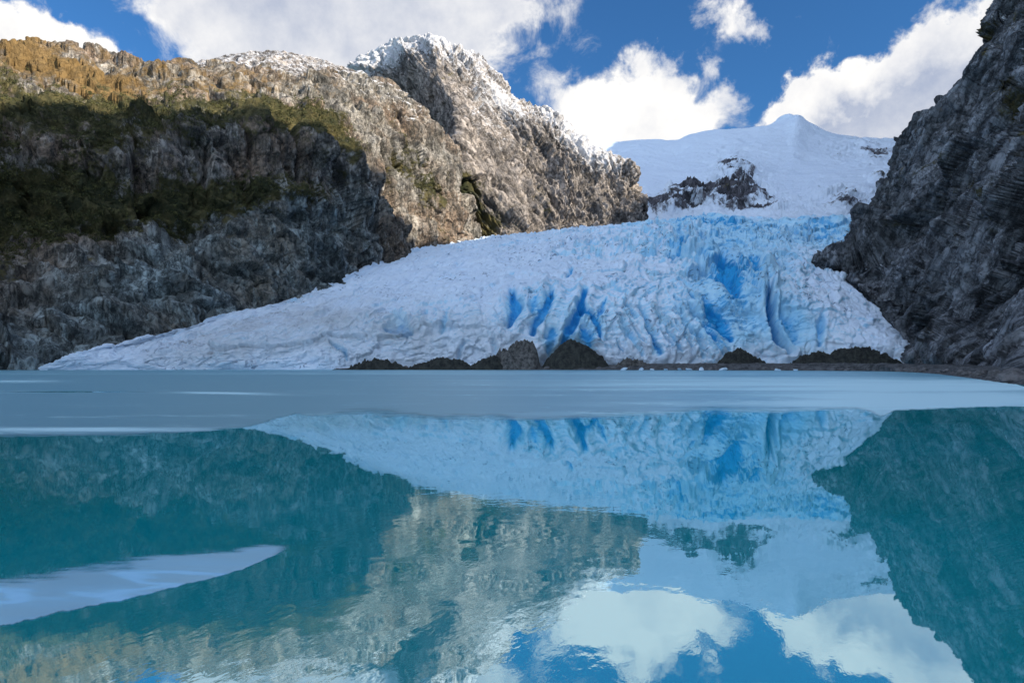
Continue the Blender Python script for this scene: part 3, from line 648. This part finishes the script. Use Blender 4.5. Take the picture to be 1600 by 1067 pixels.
# named clefts traced along the ice: (polyline, width px, depth m, blueness)
CLEFTS = [
    ([(800, 458), (806, 480), (797, 508)], 9, 9, 1.5),
    ([(862, 458), (850, 488), (832, 520)], 8, 9, 1.5),
    ([(838, 468), (832, 492)], 7, 4, .8),
    ([(915, 455), (905, 490), (885, 525), (876, 545)], 6, 10, 1.7),
    ([(905, 482), (925, 498), (938, 530)], 5, 7, 1.4),
    ([(912, 520), (920, 540)], 14, 4, 1.0),
    ([(862, 520), (856, 548)], 10, 5, 1.1),
    ([(893, 415), (888, 432)], 4, 5, 1.3),
    ([(605, 512), (622, 510), (640, 515)], 12, 8, 1.25),
    ([(612, 485), (635, 500)], 10, 2, .45),
    ([(700, 490), (690, 520)], 4, 3.5, .5), ([(665, 485), (655, 505)], 4, 3, .4),
    ([(515, 533), (535, 545), (543, 562)], 4, 5, 1.0),
    ([(1035, 405), (1085, 395)], 5, 3, .5),
    ([(1130, 400), (1138, 440), (1150, 465)], 13, 9, .9),
    ([(1105, 470), (1120, 500), (1140, 530)], 12, 8, .75),
    ([(1200, 455), (1203, 490), (1215, 530), (1235, 550)], 6, 22, .75),
    ([(1222, 490), (1245, 530)], 16, 4, .45),
    ([(1285, 490), (1280, 540)], 5, 6, .5),
    ([(1000, 480), (1018, 520), (1030, 555)], 5, 5, .6), ([(1022, 540), (1026, 556)], 8, 3, .9),
    ([(1055, 485), (1085, 525), (1100, 560)], 5, 5, .35), ([(1080, 480), (1110, 520), (1130, 555)], 4, 5, .3),
    ([(970, 500), (985, 530), (1005, 555)], 5, 5, .35),
    ([(780, 410), (830, 395)], 2.5, 2.5, .1), ([(830, 408), (890, 397)], 2.5, 2.5, .1),
    ([(1210, 400), (1235, 430)], 8, 5, .5), ([(1060, 370), (1060, 395)], 8, 3, .7), ([(1175, 400), (1180, 430)], 7, 5, .5),
    ([(770, 530), (780, 560)], 4, 4, .3), ([(725, 535), (715, 560)], 4, 5, .3), ([(945, 470), (935, 500)], 4, 5, .8),
]
_r = np.random.default_rng(3); STREAKS = []
for i in range(34):
    x0, y0 = _r.uniform(960, 1120), _r.uniform(455, 535); L_ = _r.uniform(10, 34); k_ = .55 + .35 * (x0 - 960) / 160
    CLEFTS.append(([(x0, y0), (x0 + L_ * k_ * .5, y0 + L_ * .45), (x0 + L_ * k_ * 1.15, y0 + L_)], _r.uniform(1.3, 2.2), 4.5, .45))
for i in range(26):
    x0, y0 = _r.uniform(650, 1000), _r.uniform(385, 450); L_ = _r.uniform(8, 34)
    CLEFTS.append(([(x0, y0), (x0 + L_, y0 - L_ * _r.uniform(.15, .35))], _r.uniform(1.0, 1.8), 3, .25))
blue = .10 + .16 * (rough_m > 0) * sstep(-serac, -.1, .5) * rough_m * 2.0 + .35 * fan_m * sstep(-fan, -.1, .5)
blue += .45 * slit * (.3 + fan_m)
blue += blob(px_, py_, [(1150, 385, 170, 40, 0, .24), (1250, 500, 70, 50, -30, .2), (1140, 430, 60, 60, 0, .5), (1140, 500, 60, 60, -40, .42), (1240, 510, 60, 40, -50, .25), (1090, 352, 80, 10, 0, .35), (900, 510, 60, 40, 0, .25), (1290, 362, 90, 24, 0, .35), (1080, 355, 200, 9, 0, .15), (800, 485, 30, 30, 0, .2)])
jx = px_ + 6 * fbm(px_ * .05, py_ * .05, 0 * px_, 3, .5); jy = py_ + 4 * fbm(px_ * .06 + 9, py_ * .06, 0 * px_, 3, .5)
for pts, wd, dp, bl in CLEFTS:
    best = np.full(px_.shape, 1e9); bt = np.zeros_like(px_); tot = len(pts) - 1
    for i, ((x0, y0), (x1, y1)) in enumerate(zip(pts[:-1], pts[1:])):
        dx, dy = x1 - x0, y1 - y0; t = np.clip(((jx - x0) * dx + (jy - y0) * dy) / (dx * dx + dy * dy), 0, 1)
        q = np.hypot(jx - x0 - t * dx, jy - y0 - t * dy)
        bt = np.where(q < best, (i + t) / tot, bt); best = np.minimum(best, q)
    taper = .35 + .65 * np.sin(math.pi * np.clip(bt, 0.02, .98)) ** .6
    g = np.exp(-(best / (wd * taper)) ** 2)
    h -= dp * g * .8; h += .22 * dp * np.exp(-((best - wd * 1.8) / (wd * .8)) ** 2)
    blue += bl * g ** 1.2
# ice cave lip above the dark silt mound
lip = np.abs(np.hypot((px_ - 893) / 62, (py_ - 577) / 50) - 1); h += 3.0 * np.exp(-(lip / .13) ** 2) * (py_ < 577); h -= 9 * sstep(np.hypot((px_ - 893) / 56, (py_ - 580) / 44), 1.0, .8)
fadeb = sstep(Z, -3, 6)
endm = np.minimum(sstep(uu, 0, .05), sstep(uu, 1, .96))
V = V + N * (h * fadeb * (.3 + .7 * endm) * sstep(Y, 1300, 1000))[..., None]
nzg = np.abs(normals(V)[..., 2]); steep = smooth(nzg, 30) - nzg
blue += (.12 + .42 * np.clip(rough_m + fan_m, 0, 1)) * sstep(steep, .08, .5)
blue = blue - .08 + .22 * fbm(X * .012, Y * .012, Z * .012, 3, .5)
dirt = blob(px_, py_, [(420, 492, 120, 8, 18, .55), (250, 540, 110, 8, 12, .5), (570, 450, 60, 8, 25, .3), (330, 550, 20, 5, 20, .6), (590, 575, 60, 10, 0, .5), (1000, 578, 300, 8, 0, .6), (720, 560, 60, 14, 0, .35), (700, 400, 60, 10, 15, .12), (850, 400, 80, 14, 15, .22), (950, 450, 120, 40, 0, .12)])
dirt += .35 * np.clip(fbm(X * .12, Y * .05, Z * .12, 4, .6) - .28, 0, 1) * 2
silt = np.clip(blob(px_, py_, [(620, 520, 200, 45, 0, .9), (350, 540, 160, 30, 8, 1.0), (450, 500, 120, 30, 15, .5), (1000, 560, 400, 20, 0, .4)]), 0, 1)
glac = grid_mesh('glacier', V, M_glacier, dict(blue=blue, dirt=dirt, silt=silt))
tag(glac, 'broad blue and white glacier tongue with crevasses reaching the far shore of the lake', 'glacier')

# ------------------------------------------------------------------ lake and its bed
lake = tri_mesh('lake', [(-9000, -9000, 0), (9000, -9000, 0), (9000, 9000, 0), (-9000, 9000, 0)], [(0, 1, 2, 3)], M_water)
tag(lake, 'calm teal lake mirroring the glacier and mountains', 'lake', kind='structure')

def sheet(name, near, far, mat, nr, nc, z, cover, frost, jit=0.0, thick=0.02):
    """thin floating ice between two edges given as ground points seen at (px,py)"""
    near = np.array(near, float); far = np.array(far, float)
    t = np.linspace(0, 1, nc)
    xs = near[0, 0] + (near[-1, 0] - near[0, 0]) * t
    yn = np.interp(xs, near[:, 0], near[:, 1]); yf = np.interp(xs, far[:, 0], far[:, 1])
    yn = yn + jit * fbm(xs * .012, 0 * xs, 0 * xs + 5, 6, .6)
    Dn, Df = (H - z) * F / (yn - HY), (H - z) * F / (yf - HY)
    s = np.linspace(0, 1, nr)[:, None]
    D = np.exp(np.log(Dn)[None] * (1 - s) + np.log(Df)[None] * s)
    PX = np.broadcast_to(xs, D.shape)
    V = np.stack([(PX - CX) / F * D, D, np.full(D.shape, z)], -1)
    PY = HY + (H - z) * F / D
    rim = np.minimum(1, s * 1.0 + 0 * D)
    return grid_mesh(name, V, mat, dict(cover=cover(PX, PY, s + 0 * D), frost=frost(PX, PY, s + 0 * D)))
nearE = [(-900, 690), (-300, 684), (0, 682), (150, 681), (300, 676), (390, 667), (430, 657), (462, 649), (490, 655), (560, 668), (700, 675), (850, 677), (1000, 668), (1100, 661), (1250, 658), (1375, 656), (1398, 642), (1500, 637), (1600, 635), (2200, 632)]
farE = [(-900, 576.5), (800, 576.8), (1300, 577), (1420, 578.5), (1480, 582), (1530, 587), (1570, 595), (1600, 604), (2200, 610)]
def cov(px, py, s): return -1.3 * blob(px, py, [(110, 612, 170, 1.6, 0, 1.)]) -.05 + 1.05 * sstep(s, 0, 0.04 + .14 * sstep(px, 470, 560) * sstep(px, 1400, 1330)) + .45 * sstep(px, 1350, 1400) + .5 * sstep(px, 440, 380) + .45 * fbm(px * .006, py * .05, 0 * px, 5, .6)
def frs(px, py, s):
    f = blob(px, py, [(150, 671, 330, 5, 0, 1.0), (1420, 628, 330, 20, 0, 1.1), (1100, 650, 260, 9, 0, .7), (1250, 598, 500, 12, 0, .75), (1550, 605, 200, 12, 0, .3),
                      (30, 596, 90, 3, 0, .6), (350, 614, 90, 2, -1, .9), (600, 582, 700, 4, 0, .45), (800, 620, 300, 30, 0, .12), (520, 655, 70, 8, 0, .4)])
    return f + .02
ice = sheet('ice_sheet', nearE, farE, M_ice, 260, 700, 0.004, cov, frs, 4.0)
tag(ice, 'wide skin of pale ice covering the far half of the lake', 'ice')

def floe(px, py, s):
    a = np.minimum(sstep(s + .02 + .05 * fbm(px * .03, 0 * py, 0 * px, 4, .6), 0, .09), sstep(s + .25 * fbm(px * .01, py * .12, 0 * px, 4, .6), 1.0, .35)); return .05 + 1.0 * a * sstep(px, 472, 400)
fl = sheet('ice_floe', [(-500, 1090), (-200, 1030), (0, 979), (100, 957), (200, 936), (300, 912), (380, 890), (430, 868), (455, 851), (475, 845)],
           [(-500, 950), (-200, 910), (0, 885), (100, 870), (200, 862), (260, 852), (350, 845), (455, 841), (475, 840)], M_floe, 80, 400, 0.006,
           floe, lambda px, py, s: .62 + 0 * s, 4.0)
tag(fl, 'long pale blue tapering floe of thin ice floating near the left foreground', 'ice floe')

# ------------------------------------------------------------------ moraine mounds and boulders along the glacier foot
def mound(label, x0, x1, top, peakx, D, depth, jag=.12, mat=M_mound, seed=0):
    nr, nc = 60, 110
    X0, X1, XP = [(x - CX) / F * D for x in (x0, x1, peakx)]; hz = H + (HY - top) / F * D + 1.2
    u = np.linspace(-1, 1, nc)[None] * np.ones((nr, 1)); v = np.linspace(-1, 1, nr)[:, None] * np.ones((1, nc))
    xc, hw = (X0 + X1) / 2, (X1 - X0) / 2; k = (XP - xc) / hw
    x = xc + hw * u; y = D + depth * v
    r = np.hypot(np.where(u < k, (u - k) / (1 + k), (u - k) / (1 - k)), v)
    prof = np.clip(1 - r ** 1.7, 0, 1) ** 1.05
    n = fbm(x * .12 + seed, y * .12, 0 * x, 5, .55); n2 = fbm(x * .3 + seed, y * .3, 0 * x, 4, .6, ridged=True)
    z = -1.2 + hz * prof * (1 + (jag + .06) * 2.2 * n) + ((jag + .1) * 3.0 * n2 + facets(x * .35, y * .35, 0 * x + seed, 2.0 * jag + 1.1, .5) + .8 * facets(x * .9, y * .9, 0 * x + seed, 1.0, .3)) * np.clip(prof * 3, 0, 1)
    z = np.where(r > .98, -1.2, z)
    o = grid_mesh('silt_mound', np.stack([x, y, z], -1), mat)
    return tag(o, label, 'mound', 'dark moraine mounds along the glacier foot')
mound('smooth dark dome of silt under the blue ice arch', 842, 960, 533, 893, 468, 18, .03, seed=1)
M_mrock = simple_rock('mound_rubble', (0.035, 0.038, 0.038), (0.14, 0.14, 0.135), 1.2)
mound('grey rubble mound with a steep right side, left of the smooth dark dome', 738, 846, 535, 830, 466, 14, .16, M_mrock, 2)
mound('small dark mound touching the left foot of the grey rubble mound', 725, 800, 558, 770, 460, 8, .1, seed=3)
mound('low flat dark mound below the left glacier front', 628, 748, 560, 700, 462, 8, .06, seed=4)
mound('thin low strip of dark silt farthest left along the glacier foot', 535, 645, 562, 590, 464, 7, .1, seed=5)
mound('dark pointed mound at the foot of the deep blue cleft', 1112, 1206, 547, 1152, 458, 12, .08, seed=6)
mound('rounded dark mound left of the widest mound', 1215, 1320, 552, 1280, 456, 11, .06, seed=7)
mound('widest dark mound beside the foot of the right cliff', 1270, 1432, 543, 1330, 452, 14, .06, seed=8)
mound('small peaked mound of dirty ice right of the smooth dark dome', 952, 1030, 561, 985, 460, 6, .12, M_mrock, 9)

# gravel bank along the waterline
bx = [(520, 575.5, 470), (650, 576, 465), (800, 576.5, 455), (950, 577, 445), (1100, 578, 420), (1250, 579, 395), (1380, 581, 350), (1450, 584, 270), (1510, 590, 175), (1560, 597, 128), (1610, 603, 104), (1700, 608, 88), (2000, 615, 74)]
rows = []
for dz, dd in ((-1.0, -6), (0.15, 0), (1.9, 12), (3.6, 34), (3.2, 90)):
    rows.append([((px - CX) / F * D + (dd * .8 if px > 1420 else 0), D + dd * (1 if px <= 1420 else .5), dz * (np.interp(px, [500, 900, 1000], [.35, .5, 1]) if D > 300 else .7)) for px, y, D in [(a, b, H * F / (b - HY) if False else c) for a, b, c in bx]])
V = net(rows, 90, 900); X, Y, Z = V[..., 0], V[..., 1], V[..., 2]
V[..., 2] += sstep(Z, -1, 1.0) * (1.1 * fbm(X * .12, Y * .12, 0 * X, 5, .6) + .7 * fbm(X * .4, Y * .4, 0 * X, 4, .6, ridged=True)) * np.clip(Y / 300, .5, 1.2)
shore = grid_mesh('shore', V, M_shore)
tag(shore, 'gravel bank between lake ice and glacier, running to the right cliff', 'shore', kind='structure')

def boulder_mesh(seed):
    r = np.random.default_rng(seed); nr, nc = 12, 18
    th = np.linspace(0, math.pi, nr)[:, None]; ph = np.linspace(0, 2 * math.pi, nc)[None]
    d = np.stack([np.sin(th) * np.cos(ph), np.sin(th) * np.sin(ph), np.cos(th) + 0 * ph], -1)
    rad = np.full(d.shape[:2], 10.0)
    for _ in range(13):       # cut by random planes: angular block
        n = r.normal(size=3); n /= np.linalg.norm(n); k = r.uniform(.6, 1.0)
        rad = np.minimum(rad, k / np.maximum(d @ n, .05))
    rad = np.minimum(rad, 1.35)
    return d * rad[..., None] * np.array([1.2, 1.0, .75])
protos = []
for i in range(6):
    o = grid_mesh('boulder', boulder_mesh(50 + i), M_boulder)
    for p in o.data.polygons: p.use_smooth = False
    protos.append(o)
names = [("large grey angular boulder at the water's edge in the far right corner of the shore", (1588, 597), 2.3), ('flat topped grey boulder on the shore under the right cliff', (1556, 590), 1.6),
         ('pale boulder on the gravel beside the widest dark mound', (1445, 574), 2.8), ('dark boulder lying on the shore just left of the large corner boulder', (1572, 593), 1.3)]
k = 0
def put(px, py, size, D=None):
    global k
    D = D or H * F / (py - HY)
    src = protos[k % 6]
    if k < 6: o = src
    else: o = src.copy(); col.objects.link(o)
    k += 1
    o.location = ((px - CX) / F * D, D, size * .25); o.scale = (size,) * 3; o.rotation_euler = (random.uniform(-.3, .3), random.uniform(-.3, .3), random.uniform(0, 6.3))
    return o
GB = 'boulders scattered along the shore'
for lab, (px, py), s in names:
    D = {1588: 118, 1556: 150, 1445: 330, 1572: 132}[px]
    tag(put(px, py, s, D), lab, 'boulder', GB)
for i in range(190):
    px = random.choice([random.uniform(600, 1420), random.uniform(1000, 1420), random.uniform(1400, 1610)])
    base = np.interp(px, [b[0] for b in bx], [b[2] for b in bx])
    D = base + random.uniform(-1, 22) * (1 if px < 1420 else .8)
    o = put(px, 0, random.uniform(.35, 1.25) * (0.55 + base / 450), D)
    o.location.z += max(0, (D - base)) * .07
    sz = 'larger' if o.scale[0] / (.55 + base / 450) > .8 else 'small'
    zone = next(z for lim, z in ((735, 'on the thin bank left of the rubble mound'), (850, 'at the waterline in front of the grey rubble mound'),
        (960, 'at the waterline in front of the smooth dark dome'), (1112, 'between the dark dome and the pointed mound'), (1215, 'in front of the dark pointed mound'),
        (1320, 'on the bank in front of the rounded dark mound'), (1430, 'on the bank in front of the widest dark mound'), (1520, 'on the shore below the right cliff'),
        (9999, 'in the near right corner of the shore')) if px < lim)
    tag(o, sz + ' grey stone ' + zone, 'boulder', 'stones ' + zone)

M_block = simple_rock('stranded_ice', (0.40, 0.58, 0.72), (0.62, 0.74, 0.84), 1.0, .5)
for i, px in enumerate([975, 1003, 1019, 1041, 1062, 1078, 1096, 1131, 1215, 1243, 700, 752]):
    src = protos[i % 6]; o = src.copy(); o.data = src.data.copy(); o.data.materials[0] = M_block; o.name = 'ice_block'; col.objects.link(o)
    D = np.interp(px, [b[0] for b in bx], [b[2] for b in bx]) - random.uniform(0, 4); sz = random.uniform(.8, 1.7)
    o.location = ((px - CX) / F * D, D, .5); o.scale = (sz * random.uniform(1, 2), sz, sz * .8); o.rotation_euler = (random.uniform(-.3, .3), .2, random.uniform(0, 6))
    where = 'in front of the rubble mound' if px < 800 else 'between the dark dome and the pointed mound' if px < 1112 else 'by the pointed dark mound' if px < 1200 else 'in front of the rounded dark mound'
    tag(o, 'pale stranded block of ice at the waterline ' + where, 'ice block', 'ice blocks stranded ' + where)

# ------------------------------------------------------------------ shrubs on the hillside shelves (uncountable)
def shrubs():
    V, N2, veg, px, py = HILL
    m, t, out = new_mat('shrub_leaves')
    pos = t.node('ShaderNodeNewGeometry').outputs['Position']
    c = t.mix(t.ss(t.noise(pos, 0.04, 6, .6), .36, .62), (0.030, 0.038, 0.016), (0.110, 0.100, 0.042))
    c = t.mix(t.attr('tone'), t.mix(0.5, c, (0.020, 0.034, 0.012)), (0.125, 0.118, 0.04))
    t.l.new(principled(t, c, .8), out.inputs[0])
    ok = (veg > .42) & (px > -100) & (px < 780) & (py > 120) & (py < 420)
    idx = np.argwhere(ok)
    cl = fbm(V[idx[:, 0], idx[:, 1], 0] * .02, V[idx[:, 0], idx[:, 1], 1] * .02, V[idx[:, 0], idx[:, 1], 2] * .03, 4, .6)
    idx = idx[cl + rng.normal(size=len(idx)) * .12 > -.05]
    pick = idx[rng.choice(len(idx), 6500)]
    C0 = V[pick[:, 0], pick[:, 1]]; n = len(C0); K = 26
    rad = rng.uniform(1.6, 4.2, n)
    dirs = rng.normal(size=(n, K, 3)); dirs /= np.linalg.norm(dirs, axis=2)[..., None]
    cen = C0[:, None] + dirs * (rad[:, None] * rng.uniform(.35, 1, (n, K)))[..., None] * np.array([1, 1, .8]) + np.array([0, 0, 1]) * rad[:, None, None] * .5
    a = rng.normal(size=(n, K, 3)); b = rng.normal(size=(n, K, 3)); s = rng.uniform(.45, 1.0, (n, K, 1))
    a /= np.linalg.norm(a, axis=2)[..., None]; b /= np.linalg.norm(b, axis=2)[..., None]
    tri = np.stack([cen + a * s, cen + b * s, cen - (a + b) * .6 * s], 2).reshape(-1, 3)
    me = bpy.data.meshes.new('shrubs'); me.vertices.add(len(tri)); me.vertices.foreach_set('co', tri.reshape(-1).astype(np.float32))
    nf = len(tri) // 3; me.loops.add(nf * 3); me.loops.foreach_set('vertex_index', np.arange(nf * 3, dtype=np.int32))
    me.polygons.add(nf); me.polygons.foreach_set('loop_start', np.arange(0, nf * 3, 3, dtype=np.int32)); me.update(calc_edges=True)
    tn = np.repeat(rng.uniform(0, 1, n) ** 2, K * 3); at = me.attributes.new('tone', 'FLOAT', 'POINT'); at.data.foreach_set('value', tn.astype(np.float32))
    me.materials.append(m); o = bpy.data.objects.new('shrubs', me); col.objects.link(o)
    tag(o, 'dense low green shrubs covering the ledges of the left hillside', 'shrubs', kind='stuff')
shrubs()
